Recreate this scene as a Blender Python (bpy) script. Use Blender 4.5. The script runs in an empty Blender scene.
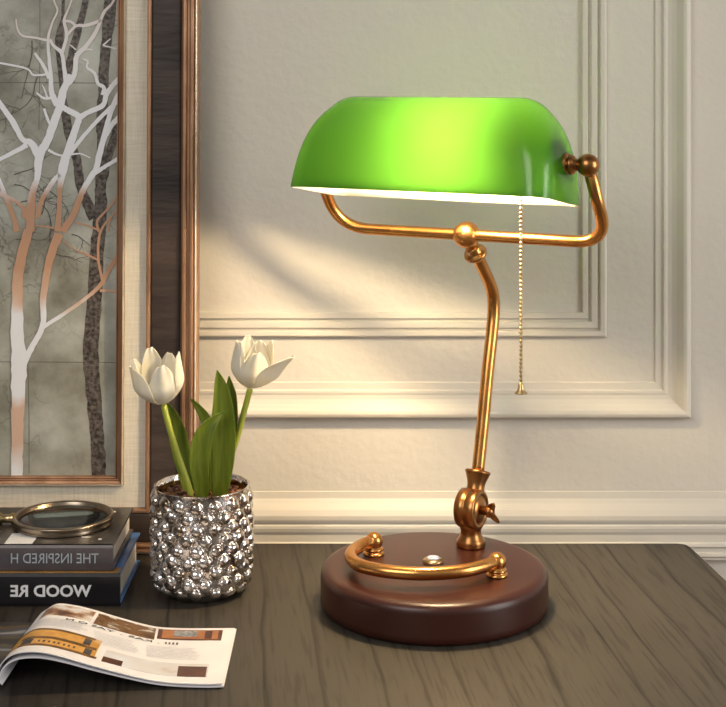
import bpy, bmesh, math, random
from mathutils import Vector, Matrix
random.seed(7)
SC = bpy.context.scene
COL = SC.collection

# ------------------------------------------------------------------ camera
F, HX, HY, CH = 1450.0, 363.0, 80.0, 0.4367      # focal length in px, horizon, camera height over the table
cam_d = bpy.data.cameras.new('camera')
cam = bpy.data.objects.new('camera', cam_d); COL.objects.link(cam)
cam.location = (0, 0, CH); cam.rotation_euler = (math.pi/2, 0, 0)
cam_d.sensor_fit = 'HORIZONTAL'; cam_d.sensor_width = 36
cam_d.lens = 36*F/726
cam_d.shift_y = -(353.5-HY)/726
cam_d.clip_start = 0.05
SC.camera = cam

# ------------------------------------------------------------------ world, lights, exposure
w = bpy.data.worlds.new('room_light'); SC.world = w; w.use_nodes = True
nt = w.node_tree; bg = nt.nodes['Background']
tc = nt.nodes.new('ShaderNodeTexCoord'); nz = nt.nodes.new('ShaderNodeTexNoise'); cr = nt.nodes.new('ShaderNodeValToRGB')
nz.inputs['Scale'].default_value = 1.6; nz.inputs['Detail'].default_value = 2
cr.color_ramp.elements[0].position = .38; cr.color_ramp.elements[0].color = (.16, .14, .12, 1)
cr.color_ramp.elements[1].position = .62; cr.color_ramp.elements[1].color = (.72, .69, .66, 1)
nt.links.new(tc.outputs['Generated'], nz.inputs['Vector']); nt.links.new(nz.outputs['Fac'], cr.inputs['Fac'])
nt.links.new(cr.outputs['Color'], bg.inputs['Color']); bg.inputs['Strength'].default_value = 0.50

def area(name, loc, target, size, power, color, sy=None):
    d = bpy.data.lights.new(name, 'AREA'); d.energy = power; d.color = color
    d.shape = 'RECTANGLE'; d.size = size; d.size_y = sy or size
    o = bpy.data.objects.new(name, d); COL.objects.link(o); o.location = loc
    o.rotation_euler = (Vector(target)-Vector(loc)).to_track_quat('-Z', 'Y').to_euler()
    return o
area('added_key_right', (1.75, 0.35, 0.55), (0.1, 1.35, 0.0), 0.8, 18, (1, .96, .91), 1.2)  # added key light out of view, not an actual window
area('added_fill_left', (-0.85, -0.45, 1.25), (-0.15, 1.3, 0.0), 1.1, 15.5, (1, .96, .91), 1.0)  # added soft fill from behind the camera, no window there
BULB = 500.0
SC.view_settings.view_transform = 'Standard'
SC.view_settings.look = 'None'
SC.view_settings.gamma = 1
SC.view_settings.use_curve_mapping = False
SC.view_settings.exposure = 0.0
SC.cycles.use_denoising = True
SC.cycles.sample_clamp_indirect = 8

# ------------------------------------------------------------------ helpers
def tag(o, label=None, cat=None, group=None, kind=None):
    if label: o['label'] = label
    if cat: o['category'] = cat
    if group: o['group'] = group
    if kind: o['kind'] = kind
    return o
def empty(name, loc, label, cat, group=None):
    o = bpy.data.objects.new(name, None); COL.objects.link(o); o.location = loc; o.empty_display_size = .02
    bpy.context.view_layer.update()
    return tag(o, label, cat, group)
def link(name, me, mat, parent=None, smooth=True):
    o = bpy.data.objects.new(name, me); COL.objects.link(o)
    if mat:
        for m in (mat if isinstance(mat, (list, tuple)) else [mat]): me.materials.append(m)
    if smooth:
        for p in me.polygons: p.use_smooth = True
    if parent is not None:
        bpy.context.view_layer.update()
        o.parent = parent; o.matrix_parent_inverse = parent.matrix_world.inverted()
    return o
def mesh(name, vs, fs, mat, parent=None, smooth=True, mids=None):
    me = bpy.data.meshes.new(name); me.from_pydata([tuple(v) for v in vs], [], fs); 
    if mids: me.polygons.foreach_set('material_index', mids)
    bm = bmesh.new(); bm.from_mesh(me); bmesh.ops.recalc_face_normals(bm, faces=bm.faces); bm.to_mesh(me); bm.free()
    me.update()
    return link(name, me, mat, parent, smooth)
class MB:
    """collects pieces that end in one mesh"""
    def __init__(s): s.v = []; s.f = []; s.m = []
    def add(s, vs, fs, mi=0):
        n = len(s.v); s.v += [Vector(v) for v in vs]; s.f += [tuple(i+n for i in f) for f in fs]; s.m += [mi]*len(fs); return s
    def box(s, x0, x1, y0, y1, z0, z1, mi=0):
        vs = [(x, y, z) for x in (x0, x1) for y in (y0, y1) for z in (z0, z1)]
        return s.add(vs, [(0,1,3,2),(4,6,7,5),(0,4,5,1),(2,3,7,6),(0,2,6,4),(1,5,7,3)], mi)
    def xf(s, M):
        s.v = [M @ v for v in s.v]; return s
    def build(s, name, mat, parent=None, smooth=True, bevel=0, seg=2):
        o = mesh(name, s.v, s.f, mat, parent, smooth, s.m)
        if bevel:
            b = o.modifiers.new('bevel', 'BEVEL'); b.width = bevel; b.segments = seg; b.limit_method = 'ANGLE'; b.angle_limit = math.radians(40)
            b.harden_normals = False
        return o
def catmull(pts, n=8):
    pts = [Vector(p) for p in pts]; P = [pts[0]*2-pts[1]] + pts + [pts[-1]*2-pts[-2]]; out = []
    for i in range(1, len(P)-2):
        for k in range(n):
            t = k/n; a, b, c, d = P[i-1], P[i], P[i+1], P[i+2]
            out.append(.5*((2*b)+(c-a)*t+(2*a-5*b+4*c-d)*t*t+(3*b-a-3*c+d)*t**3))
    out.append(pts[-1]); return out
def round_corners(pts, rs, n=8):
    pts = [Vector(p) for p in pts]; out = [pts[0]]
    for i in range(1, len(pts)-1):
        r = rs[i-1] if isinstance(rs, (list, tuple)) else rs
        a = (pts[i-1]-pts[i]).normalized(); b = (pts[i+1]-pts[i]).normalized()
        A = pts[i]+a*r; B = pts[i]+b*r
        for k in range(n+1):
            t = k/n; out.append(A*(1-t)**2+pts[i]*2*t*(1-t)+B*t*t)
    out.append(pts[-1]); return out
def tube_data(path, r, n=20, cap=True):
    path = [Vector(p) for p in path]; vs = []; fs = []
    t0 = (path[1]-path[0]).normalized()
    up = Vector((0, 0, 1)) if abs(t0.z) < .9 else Vector((1, 0, 0))
    nrm = (up - t0*up.dot(t0)).normalized()
    m = len(path)
    for i, p in enumerate(path):
        t = (path[min(i+1, m-1)]-path[max(i-1, 0)]).normalized()
        nrm = (nrm - t*nrm.dot(t)).normalized(); bn = t.cross(nrm)
        rr = r[i] if isinstance(r, (list, tuple)) else r
        for k in range(n):
            a = 2*math.pi*k/n; vs.append(p+nrm*math.cos(a)*rr+bn*math.sin(a)*rr)
    for i in range(m-1):
        for k in range(n):
            fs.append((i*n+k, i*n+(k+1)%n, (i+1)*n+(k+1)%n, (i+1)*n+k))
    if cap:
        fs.append(tuple(range(n-1, -1, -1))); fs.append(tuple((m-1)*n+k for k in range(n)))
    return vs, fs
def frame_of(axis):
    a = Vector(axis).normalized()
    u = Vector((0, 0, 1)) if abs(a.z) < .9 else Vector((1, 0, 0))
    x = (u-a*u.dot(a)).normalized(); y = a.cross(x); return a, x, y
def lathe_data(prof, origin=(0, 0, 0), axis=(0, 0, 1), n=40, cap=True):
    """prof = [(radius, height)]"""
    a, x, y = frame_of(axis); o = Vector(origin); vs = []; fs = []
    for r, h in prof:
        r = max(r, 1e-5)
        for k in range(n):
            t = 2*math.pi*k/n; vs.append(o+a*h+x*math.cos(t)*r+y*math.sin(t)*r)
    for i in range(len(prof)-1):
        for k in range(n): fs.append((i*n+k, i*n+(k+1)%n, (i+1)*n+(k+1)%n, (i+1)*n+k))
    if cap: fs.append(tuple(range(n-1, -1, -1))); fs.append(tuple((len(prof)-1)*n+k for k in range(n)))
    return vs, fs
def sphere_prof(r, n=14, lo=-1, hi=1):
    a0 = math.asin(lo); a1 = math.asin(hi)
    return [(r*math.cos(a0+(a1-a0)*i/n), r*math.sin(a0+(a1-a0)*i/n)) for i in range(n+1)]
def P(px, py, Y):
    return Vector(((px-HX)*Y/F, Y, CH-(py-HY)*Y/F))
def text_verts(s, bold=0.0, extrude=0.0, res=3):
    cu = bpy.data.curves.new('lettering', 'FONT'); cu.body = s; cu.offset = bold; cu.extrude = extrude; cu.resolution_u = res
    o = bpy.data.objects.new('lettering', cu); COL.objects.link(o)
    bpy.context.view_layer.update()
    me = bpy.data.meshes.new_from_object(o.evaluated_get(bpy.context.evaluated_depsgraph_get()))
    vs = [v.co.copy() for v in me.vertices]; fs = [tuple(p.vertices) for p in me.polygons]
    bpy.data.objects.remove(o); bpy.data.curves.remove(cu); bpy.data.meshes.remove(me)
    return vs, fs

# ------------------------------------------------------------------ materials
def mat(name):
    m = bpy.data.materials.new(name); m.use_nodes = True
    n = m.node_tree.nodes; return m, m.node_tree, n['Principled BSDF'], n['Material Output']
def N(t, kind, **kw):
    n = t.nodes.new(kind)
    for k, v in kw.items():
        if k in n.inputs: n.inputs[k].default_value = v
        else: setattr(n, k, v)
    return n
def ramp(t, fac, stops):
    r = t.nodes.new('ShaderNodeValToRGB'); e = r.color_ramp.elements
    while len(e) < len(stops): e.new(.5)
    for i, (p, c) in enumerate(stops): e[i].position = p; e[i].color = (*c, 1)
    t.links.new(fac, r.inputs['Fac']); return r.outputs['Color']
def noisy(name, c1, c2, scale=8, rough=.5, metal=0, bump=0, bscale=None, stretch=(1, 1, 1), coat=0, detail=4, spec=.5, dist=0.002):
    m, t, b, o = mat(name)
    tc = N(t, 'ShaderNodeTexCoord'); mp = N(t, 'ShaderNodeMapping'); mp.inputs['Scale'].default_value = stretch
    t.links.new(tc.outputs['Object'], mp.inputs['Vector'])
    nz = N(t, 'ShaderNodeTexNoise', Scale=scale, Detail=detail); t.links.new(mp.outputs[0], nz.inputs['Vector'])
    t.links.new(ramp(t, nz.outputs['Fac'], [(.35, c1), (.65, c2)]), b.inputs['Base Color'])
    b.inputs['Roughness'].default_value = rough; b.inputs['Metallic'].default_value = metal
    b.inputs['Coat Weight'].default_value = coat; b.inputs['Specular IOR Level'].default_value = spec
    if bump:
        n2 = N(t, 'ShaderNodeTexNoise', Scale=bscale or scale*3, Detail=3); t.links.new(mp.outputs[0], n2.inputs['Vector'])
        bp = N(t, 'ShaderNodeBump', Strength=bump, Distance=dist); t.links.new(n2.outputs['Fac'], bp.inputs['Height']); t.links.new(bp.outputs[0], b.inputs['Normal'])
    return m
M = {}
M['wall'] = noisy('painted_plaster', (.66, .62, .55), (.69, .65, .575), 3, .65, bump=.5, bscale=110, dist=.0012)
M['trim'] = noisy('painted_trim', (.67, .63, .555), (.70, .66, .58), 5, .5, bump=.2, bscale=70, dist=.001)
M['floor'] = noisy('oak_floor', (.25, .16, .09), (.33, .22, .13), 4, .5, stretch=(1, 8, 1))
M['brass'] = noisy('brushed_bronze', (.64, .30, .085), (.76, .38, .12), 60, .27, metal=1, bump=.05, bscale=400, dist=.0004)
M['brass_dark'] = noisy('aged_bronze', (.33, .15, .05), (.46, .22, .075), 90, .3, metal=1)
M['brass_pale'] = noisy('pale_brass', (.50, .36, .17), (.62, .47, .25), 90, .28, metal=1)
M['steel'] = noisy('chrome', (.75, .76, .8), (.85, .85, .9), 30, .12, metal=1)
M['jewel'] = noisy('touch_lens', (.35, .42, .65), (.75, .8, .95), 220, .08, coat=1)
M['base_wood'] = noisy('mahogany_lacquer', (.036, .0080, .0045), (.048, .011, .0065), 7, .34, stretch=(1, 6, 1), coat=.0, detail=5)
M['copper_frame'] = noisy('antique_copper_leaf', (.33, .175, .095), (.50, .29, .17), 60, .42, metal=.55, stretch=(1, 1, .3), bump=.2, bscale=200)
M['champagne'] = noisy('champagne_leaf', (.62, .50, .38), (.80, .68, .54), 60, .32, metal=.6)
M['frame_wood'] = noisy('dark_walnut_veneer', (.020, .012, .009), (.062, .040, .030), 16, .55, stretch=(.6, 1, 3.2), detail=8, bump=.3, bscale=60)
M['paper'] = noisy('page_paper', (.78, .77, .80), (.84, .83, .86), 20, .4)
M['page_edge'] = noisy('page_block', (.80, .78, .74), (.92, .90, .86), 30, .8, stretch=(1, 1, 60))
M['spine_grey'] = noisy('grey_cloth_spine', (.078, .066, .072), (.095, .082, .088), 40, .35)
M['spine_black'] = noisy('black_spine', (.009, .0085, .010), (.014, .013, .015), 30, .3)
M['blue'] = noisy('blue_jacket', (.035, .13, .42), (.10, .28, .65), 40, .3)
M['ochre'] = noisy('ochre_jacket', (.22, .11, .03), (.36, .20, .06), 40, .3)
M['ink'] = noisy('black_ink', (.03, .03, .035), (.08, .08, .09), 80, .5)
M['ink_grey'] = noisy('grey_ink', (.50, .50, .55), (.70, .70, .74), 500, .5)
M['letter_white'] = noisy('white_lettering', (.78, .78, .80), (.84, .84, .86), 40, .4)
M['letter_grey'] = noisy('silver_lettering', (.36, .40, .44), (.42, .46, .50), 40, .4)
M['stem'] = noisy('tulip_stem_green', (.30, .36, .04), (.42, .46, .07), 20, .4)
M['mulch'] = noisy('bark_mulch', (.05, .02, .012), (.22, .09, .045), 120, .8)
M['inner_gold'] = noisy('gilt_vase_lining', (.10, .06, .02), (.65, .45, .16), 150, .25, metal=.9)

def linen():
    m, t, b, o = mat('linen_mat'); tc = N(t, 'ShaderNodeTexCoord')
    cols = []
    for st in ((40, 40, 700), (700, 40, 40)):
        mp = N(t, 'ShaderNodeMapping'); mp.inputs['Scale'].default_value = st; t.links.new(tc.outputs['Object'], mp.inputs['Vector'])
        nz = N(t, 'ShaderNodeTexNoise', Scale=1, Detail=2); t.links.new(mp.outputs[0], nz.inputs['Vector']); cols.append(nz.outputs['Fac'])
    ad = N(t, 'ShaderNodeMath', operation='ADD'); t.links.new(cols[0], ad.inputs[0]); t.links.new(cols[1], ad.inputs[1])
    dv = N(t, 'ShaderNodeMath', operation='MULTIPLY'); dv.inputs[1].default_value = .5; t.links.new(ad.outputs[0], dv.inputs[0])
    t.links.new(ramp(t, dv.outputs[0], [(.3, (.62, .56, .44)), (.7, (.80, .74, .62))]), b.inputs['Base Color'])
    b.inputs['Roughness'].default_value = .85
    return m
M['linen'] = linen()

def table_wood():
    m, t, b, o = mat('grey_brown_wood_grain'); tc = N(t, 'ShaderNodeTexCoord')
    rot = N(t, 'ShaderNodeMapping'); rot.inputs['Rotation'].default_value = (0, 0, math.radians(-6)); t.links.new(tc.outputs['Object'], rot.inputs['Vector'])
    mp = N(t, 'ShaderNodeMapping'); mp.inputs['Scale'].default_value = (1, .16, 1); t.links.new(rot.outputs[0], mp.inputs['Vector'])
    wv = N(t, 'ShaderNodeTexWave', Scale=8.5, Distortion=6.0, Detail=4); wv.inputs['Detail Scale'].default_value = 1.1; wv.inputs['Detail Roughness'].default_value = .45
    wv.bands_direction = 'X'; wv.wave_profile = 'SAW'; t.links.new(mp.outputs[0], wv.inputs['Vector'])
    mp2 = N(t, 'ShaderNodeMapping'); mp2.inputs['Scale'].default_value = (260, 14, 1); t.links.new(rot.outputs[0], mp2.inputs['Vector'])
    fine = N(t, 'ShaderNodeTexNoise', Scale=1, Detail=4); t.links.new(mp2.outputs[0], fine.inputs['Vector'])
    mp3 = N(t, 'ShaderNodeMapping'); mp3.inputs['Scale'].default_value = (9, 2, 1); t.links.new(rot.outputs[0], mp3.inputs['Vector'])
    big = N(t, 'ShaderNodeTexNoise', Scale=1, Detail=3); t.links.new(mp3.outputs[0], big.inputs['Vector'])
    # desk tone: darker towards the left end
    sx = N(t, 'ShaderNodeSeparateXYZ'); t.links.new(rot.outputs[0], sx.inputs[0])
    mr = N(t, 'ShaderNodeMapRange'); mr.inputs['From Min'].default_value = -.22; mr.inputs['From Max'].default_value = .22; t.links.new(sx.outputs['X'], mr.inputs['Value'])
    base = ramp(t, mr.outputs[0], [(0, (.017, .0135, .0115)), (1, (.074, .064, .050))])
    ton = ramp(t, big.outputs['Fac'], [(.3, (.82, .82, .82)), (.7, (1.12, 1.12, 1.12))])
    m1 = N(t, 'ShaderNodeMix', data_type='RGBA', blend_type='MULTIPLY'); m1.inputs[0].default_value = 1
    t.links.new(base, m1.inputs[6]); t.links.new(ton, m1.inputs[7])
    lines = ramp(t, wv.outputs['Fac'], [(0, (.25, .25, .27)), (.035, (.38, .38, .40)), (.10, (.93, .93, .93)), (.9, (1.04, 1.04, 1.04)), (1, (.85, .85, .85))])
    m2 = N(t, 'ShaderNodeMix', data_type='RGBA', blend_type='MULTIPLY'); m2.inputs[0].default_value = .85
    t.links.new(m1.outputs[2], m2.inputs[6]); t.links.new(lines, m2.inputs[7])
    fl = ramp(t, fine.outputs['Fac'], [(.36, (.50, .50, .50)), (.47, (1, 1, 1)), (.75, (1.12, 1.12, 1.12))])
    m3 = N(t, 'ShaderNodeMix', data_type='RGBA', blend_type='MULTIPLY'); m3.inputs[0].default_value = .9
    t.links.new(m2.outputs[2], m3.inputs[6]); t.links.new(fl, m3.inputs[7])
    t.links.new(m3.outputs[2], b.inputs['Base Color'])
    b.inputs['Roughness'].default_value = .5; b.inputs['Specular IOR Level'].default_value = .35
    bp = N(t, 'ShaderNodeBump', Strength=.35, Distance=.0008); t.links.new(lines, bp.inputs['Height']); t.links.new(bp.outputs[0], b.inputs['Normal'])
    return m
M['table'] = table_wood()

def glass_shade():
    m, t, b, o = mat('green_cased_glass'); t.nodes.remove(b)
    tr = N(t, 'ShaderNodeBsdfTranslucent'); tr.inputs['Color'].default_value = (.25, .80, .09, 1)
    df = N(t, 'ShaderNodeBsdfDiffuse'); df.inputs['Color'].default_value = (.012, .13, .010, 1)
    gl = N(t, 'ShaderNodeBsdfGlossy', Roughness=.18); lw = N(t, 'ShaderNodeFresnel', IOR=1.5)
    a = N(t, 'ShaderNodeMixShader'); a.inputs[0].default_value = .5
    t.links.new(tr.outputs[0], a.inputs[1]); t.links.new(df.outputs[0], a.inputs[2])
    c = N(t, 'ShaderNodeMixShader'); t.links.new(lw.outputs[0], c.inputs[0]); t.links.new(a.outputs[0], c.inputs[1]); t.links.new(gl.outputs[0], c.inputs[2])
    t.links.new(c.outputs[0], o.inputs[0]); return m
def white_lining():
    m, t, b, o = mat('opal_white_glass'); t.nodes.remove(b)
    tr = N(t, 'ShaderNodeBsdfTranslucent'); tr.inputs['Color'].default_value = (.92, .90, .84, 1)
    df = N(t, 'ShaderNodeBsdfDiffuse'); df.inputs['Color'].default_value = (.80, .79, .75, 1)
    a = N(t, 'ShaderNodeMixShader'); a.inputs[0].default_value = .885
    t.links.new(tr.outputs[0], a.inputs[1]); t.links.new(df.outputs[0], a.inputs[2]); t.links.new(a.outputs[0], o.inputs[0]); return m
M['shade'] = glass_shade(); M['lining'] = white_lining()
def emissive(name, c, s):
    m, t, b, o = mat(name); t.nodes.remove(b); e = N(t, 'ShaderNodeEmission', Strength=s); e.inputs['Color'].default_value = (*c, 1)
    t.links.new(e.outputs[0], o.inputs[0]); return m
M['bulb'] = emissive('warm_bulb', (1, .75, .44), BULB)
def mercury():
    m, t, b, o = mat('mercury_glass'); tc = N(t, 'ShaderNodeTexCoord')
    nz = N(t, 'ShaderNodeTexNoise', Scale=95, Detail=6, Roughness=.65); t.links.new(tc.outputs['Object'], nz.inputs['Vector'])
    t.links.new(ramp(t, nz.outputs['Fac'], [(.30, (.16, .10, .05)), (.42, (.45, .38, .31)), (.52, (.80, .76, .73)), (.7, (.95, .94, .95))]), b.inputs['Base Color'])
    b.inputs['Metallic'].default_value = .95; b.inputs['Roughness'].default_value = .11
    n2 = N(t, 'ShaderNodeTexNoise', Scale=160, Detail=3); t.links.new(tc.outputs['Object'], n2.inputs['Vector'])
    bp = N(t, 'ShaderNodeBump', Strength=.6, Distance=.0015); t.links.new(n2.outputs['Fac'], bp.inputs['Height']); t.links.new(bp.outputs[0], b.inputs['Normal'])
    return m
M['mercury'] = mercury()
def petal_m():
    m, t, b, o = mat('white_petal'); tc = N(t, 'ShaderNodeTexCoord')
    nz = N(t, 'ShaderNodeTexNoise', Scale=60, Detail=3); t.links.new(tc.outputs['Object'], nz.inputs['Vector'])
    c = ramp(t, nz.outputs['Fac'], [(.25, (.80, .76, .60)), (.5, (.88, .86, .78)), (.8, (.92, .91, .87))])
    t.links.new(c, b.inputs['Base Color']); b.inputs['Roughness'].default_value = .5
    tr = N(t, 'ShaderNodeBsdfTranslucent'); tr.inputs['Color'].default_value = (.9, .86, .72, 1)
    a = N(t, 'ShaderNodeMixShader'); a.inputs[0].default_value = .35; t.links.new(b.outputs[0], a.inputs[1]); t.links.new(tr.outputs[0], a.inputs[2]); t.links.new(a.outputs[0], o.inputs[0])
    return m
M['petal'] = petal_m()
def leaf_m():
    m, t, b, o = mat('tulip_leaf'); tc = N(t, 'ShaderNodeTexCoord')
    mp = N(t, 'ShaderNodeMapping'); mp.inputs['Scale'].default_value = (220, 220, 14); t.links.new(tc.outputs['Object'], mp.inputs['Vector'])
    nz = N(t, 'ShaderNodeTexNoise', Scale=1, Detail=3); t.links.new(mp.outputs[0], nz.inputs['Vector'])
    t.links.new(ramp(t, nz.outputs['Fac'], [(.3, (.11, .17, .012)), (.7, (.30, .36, .04))]), b.inputs['Base Color']); b.inputs['Roughness'].default_value = .38
    tr = N(t, 'ShaderNodeBsdfTranslucent'); tr.inputs['Color'].default_value = (.35, .45, .04, 1)
    a = N(t, 'ShaderNodeMixShader'); a.inputs[0].default_value = .22; t.links.new(b.outputs[0], a.inputs[1]); t.links.new(tr.outputs[0], a.inputs[2]); t.links.new(a.outputs[0], o.inputs[0])
    return m
M['leaf'] = leaf_m()
def art_bg():
    m, t, b, o = mat('mottled_grey_print'); tc = N(t, 'ShaderNodeTexCoord')
    nz = N(t, 'ShaderNodeTexNoise', Scale=16, Detail=6, Roughness=.6); t.links.new(tc.outputs['Object'], nz.inputs['Vector'])
    c = ramp(t, nz.outputs['Fac'], [(.28, (.15, .14, .105)), (.45, (.30, .295, .24)), (.68, (.52, .53, .47))])
    # twiggy veins
    vo = N(t, 'ShaderNodeTexVoronoi', Scale=26); vo.feature = 'DISTANCE_TO_EDGE'
    n2 = N(t, 'ShaderNodeTexNoise', Scale=20, Detail=5); t.links.new(tc.outputs['Object'], n2.inputs['Vector'])
    mx = N(t, 'ShaderNodeMix', data_type='RGBA'); mx.inputs[0].default_value = .12; t.links.new(tc.outputs['Object'], mx.inputs[6]); t.links.new(n2.outputs['Color'], mx.inputs[7]); t.links.new(mx.outputs[2], vo.inputs['Vector'])
    v = ramp(t, vo.outputs['Distance'], [(0, (.45, .42, .38)), (.035, (1, 1, 1))])
    n3 = N(t, 'ShaderNodeTexNoise', Scale=9, Detail=2); t.links.new(tc.outputs['Object'], n3.inputs['Vector'])
    k = ramp(t, n3.outputs['Fac'], [(.45, (0, 0, 0)), (.6, (1, 1, 1))])
    m1 = N(t, 'ShaderNodeMix', data_type='RGBA', blend_type='MULTIPLY'); t.links.new(k, m1.inputs[0]); t.links.new(c, m1.inputs[6]); t.links.new(v, m1.inputs[7])
    t.links.new(m1.outputs[2], b.inputs['Base Color']); b.inputs['Roughness'].default_value = .35; b.inputs['Coat Weight'].default_value = .15
    return m
M['art'] = art_bg()
M['art_trunk'] = noisy('brown_bark_print', (.018, .011, .006), (.17, .14, .12), 300, .5, detail=9)
M['art_twig'] = noisy('pale_brown_twig_print', (.09, .075, .055), (.13, .11, .085), 50, .5)
def art_tree():
    m, t, b, o = mat('white_and_copper_foil'); tc = N(t, 'ShaderNodeTexCoord'); sp = N(t, 'ShaderNodeSeparateXYZ'); t.links.new(tc.outputs['Object'], sp.inputs[0])
    nz = N(t, 'ShaderNodeTexNoise', Scale=30, Detail=3); t.links.new(tc.outputs['Object'], nz.inputs['Vector'])
    ad = N(t, 'ShaderNodeMath', operation='MULTIPLY_ADD'); ad.inputs[1].default_value = .05; t.links.new(nz.outputs['Fac'], ad.inputs[0]); t.links.new(sp.outputs['Z'], ad.inputs[2])
    mr = N(t, 'ShaderNodeMapRange'); mr.inputs['From Min'].default_value = .0; mr.inputs['From Max'].default_value = .6; t.links.new(ad.outputs[0], mr.inputs['Value'])
    W = (.86, .87, .90); K = (.55, .31, .19); K2 = (.70, .48, .36)
    def h(py): return (CH-(py-HY)*1.345/F+.025)/.6
    t.links.new(ramp(t, mr.outputs[0], [(h(470), W), (h(440), K2), (h(405), K2), (h(385), W), (h(318), W), (h(300), K2), (h(275), K), (h(200), K), (h(182), W), (h(105), W), (h(70), (.82, .81, .82)), (h(10), (.70, .62, .58))]), b.inputs['Base Color'])
    b.inputs['Roughness'].default_value = .4
    return m
M['art_tree'] = art_tree()

# ------------------------------------------------------------------ room
WY = 1.40
FL = -0.76
tag(MB().box(-2.2, 2.2, WY, WY+.1, FL, 1.9).build('wall_back', M['wall'], smooth=False), kind='structure')
tag(MB().box(-2.2, 2.2, -1.2, WY+.1, FL-.1, FL).build('floor', M['floor'], smooth=False), kind='structure')
def wx(px): return (px-HX)*WY/F
def wz(py): return CH-(py-HY)*WY/F
def panel(name, x0, x1, z0, z1, prof):
    """mitred moulding: prof = [(distance outwards from the inner rectangle, height off the wall)]"""
    vs = []; fs = []; n = len(prof)
    for cx, cz, dx, dz in ((x0, z0, -1, -1), (x1, z0, 1, -1), (x1, z1, 1, 1), (x0, z1, -1, 1)):
        for d, h in prof: vs.append((cx+dx*d, WY+.001-h*.62, cz+dz*d))
    for c in range(4):
        for k in range(n-1):
            a = c*n+k; b_ = ((c+1) % 4)*n+k; fs.append((a, b_, b_+1, a+1))
    o = mesh(name, vs, fs, M['trim'], smooth=False); tag(o, kind='structure')
    bv = o.modifiers.new('bevel', 'BEVEL'); bv.width = .0006; bv.segments = 2; bv.angle_limit = .35
    return o
panel('trim_1', -1.0, wx(582)-.0008, wz(313)+.0012, 1.35, [(0, 0), (.0008, .007), (.0060, .0075), (.0068, .0025), (.0085, .0025), (.0092, .008), (.0150, .0085), (.0158, .0035), (.0172, .0035), (.0180, .010), (.0222, .0105), (.0238, .008), (.0250, 0)])
panel('trim_2', -1.08, wx(656)-.0018, wz(384)+.0026, 1.42, [(0, 0), (.0008, .004), (.0078, .0045), (.0084, .0075), (.0110, .0078), (.0122, .0068), (.0165, .0078), (.0205, .0105), (.0240, .0150), (.0262, .0185), (.0292, .0200), (.0322, .0185), (.0340, .0140), (.0350, 0)])
rail = [(.038, 0), (.0375, .003), (.031, .004), (.027, .008), (.022, .0145), (.017, .018), (.013, .0180), (.0100, .0165), (.0092, .0152), (.0078, .0152), (.0072, .0162), (.0045, .0165), (.001, .0155), (-.002, .0135), (-.009, .0135), (-.0098, .016), (-.013, .017), (-.0145, .0125), (-.019, .0125), (-.0197, .0155), (-.0225, .016), (-.024, .013), (-.0265, .013), (-.028, .008), (-.0285, 0)]
vs = []; fs = []
for x in (-2.2, 2.2):
    for z, h in rail: vs.append((x, WY+.001-h*.72, z+.0022))
n = len(rail)
for k in range(n-1): fs.append((k, n+k, n+k+1, k+1))
o = mesh('trim_3', vs, fs, M['trim'], smooth=False); tag(o, kind='structure')
bv = o.modifiers.new('bevel', 'BEVEL'); bv.width = .0005; bv.segments = 2; bv.angle_limit = .3

# ------------------------------------------------------------------ desk
desk = empty('desk', (-.2, 1.1, FL), 'grey-brown wooden desk with visible grain standing against the panelled wall', 'desk')
top = [(-.95, 1.3676), (.296, 1.3676), (.3035, 1.3645), (.3065, 1.358), (.372, .80), (-.95, .80)]
vs = [(x, y, 0) for x, y in top] + [(x, y, -.03) for x, y in top]; k = len(top)
fs = [tuple(range(k)), tuple(range(2*k-1, k-1, -1))] + [(i, (i+1) % k, k+(i+1) % k, k+i) for i in range(k)]
o = mesh('desk_top', vs, fs, M['table'], desk, smooth=False)
bv = o.modifiers.new('bevel', 'BEVEL'); bv.width = .0015; bv.segments = 2; bv.angle_limit = .6
MB().box(-.90, .27, .86, 1.33, -.10, -.0301).build('apron', M['table'], desk, smooth=False)
for x, y in ((-.89, .85), (.24, .85), (-.89, 1.28), (.24, 1.28)):
    MB().box(x, x+.045, y, y+.045, FL, -.1001).build('leg', M['table'], desk, smooth=False, bevel=.002)

# ------------------------------------------------------------------ framed picture
LEAN = math.radians(2.0); CL, SL = math.cos(LEAN), math.sin(LEAN); FY = 1.338
pic = empty('framed_picture', (-.33, FY, 0), 'large framed tree artwork in dark wood and copper frame leaning against the wall', 'picture')
def art(px, py, off=0):
    """pixel on the leaning front face of the picture -> local (x, y, z); the face is y = 0"""
    kk = (py-HY)/F; h = (CH-kk*FY)/(CL+kk*SL); Y = FY+h*SL
    return Vector(((px-HX)*Y/F, off, h))
TILT = Matrix.Translation((0, FY, 0)) @ Matrix.Rotation(-LEAN, 4, 'X')
def rect_moulding(name, xi, xo, zi, zo, prof, m, mi=0):
    """frame member between an inner and an outer rectangle; prof = [(0..1 inner->outer, height towards viewer)]"""
    vs = []; fs = []; n = len(prof)
    (x0i, x1i), (x0o, x1o), (z0i, z1i), (z0o, z1o) = xi, xo, zi, zo
    for c in range(4):
        rx = c in (1, 2); tz = c in (2, 3)
        ax, bx = (x1i, x1o) if rx else (x0i, x0o); az, bz = (z1i, z1o) if tz else (z0i, z0o)
        for d, h in prof: vs.append((ax+(bx-ax)*d, -h, az+(bz-az)*d))
    for c in range(4):
        for k in range(n):
            a = c*n+k; b_ = ((c+1) % 4)*n+k; k2 = (k+1) % n; fs.append((a, b_, ((c+1) % 4)*n+k2, c*n+k2))
    return mesh(name, [TILT @ Vector(v) for v in vs], fs, m, pic, smooth=False)
ax1, az0 = art(114, 477.3).x, art(114, 477.3).z
f1x, f1z = art(122.7, 485.8).x, art(122.7, 485.8).z
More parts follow.
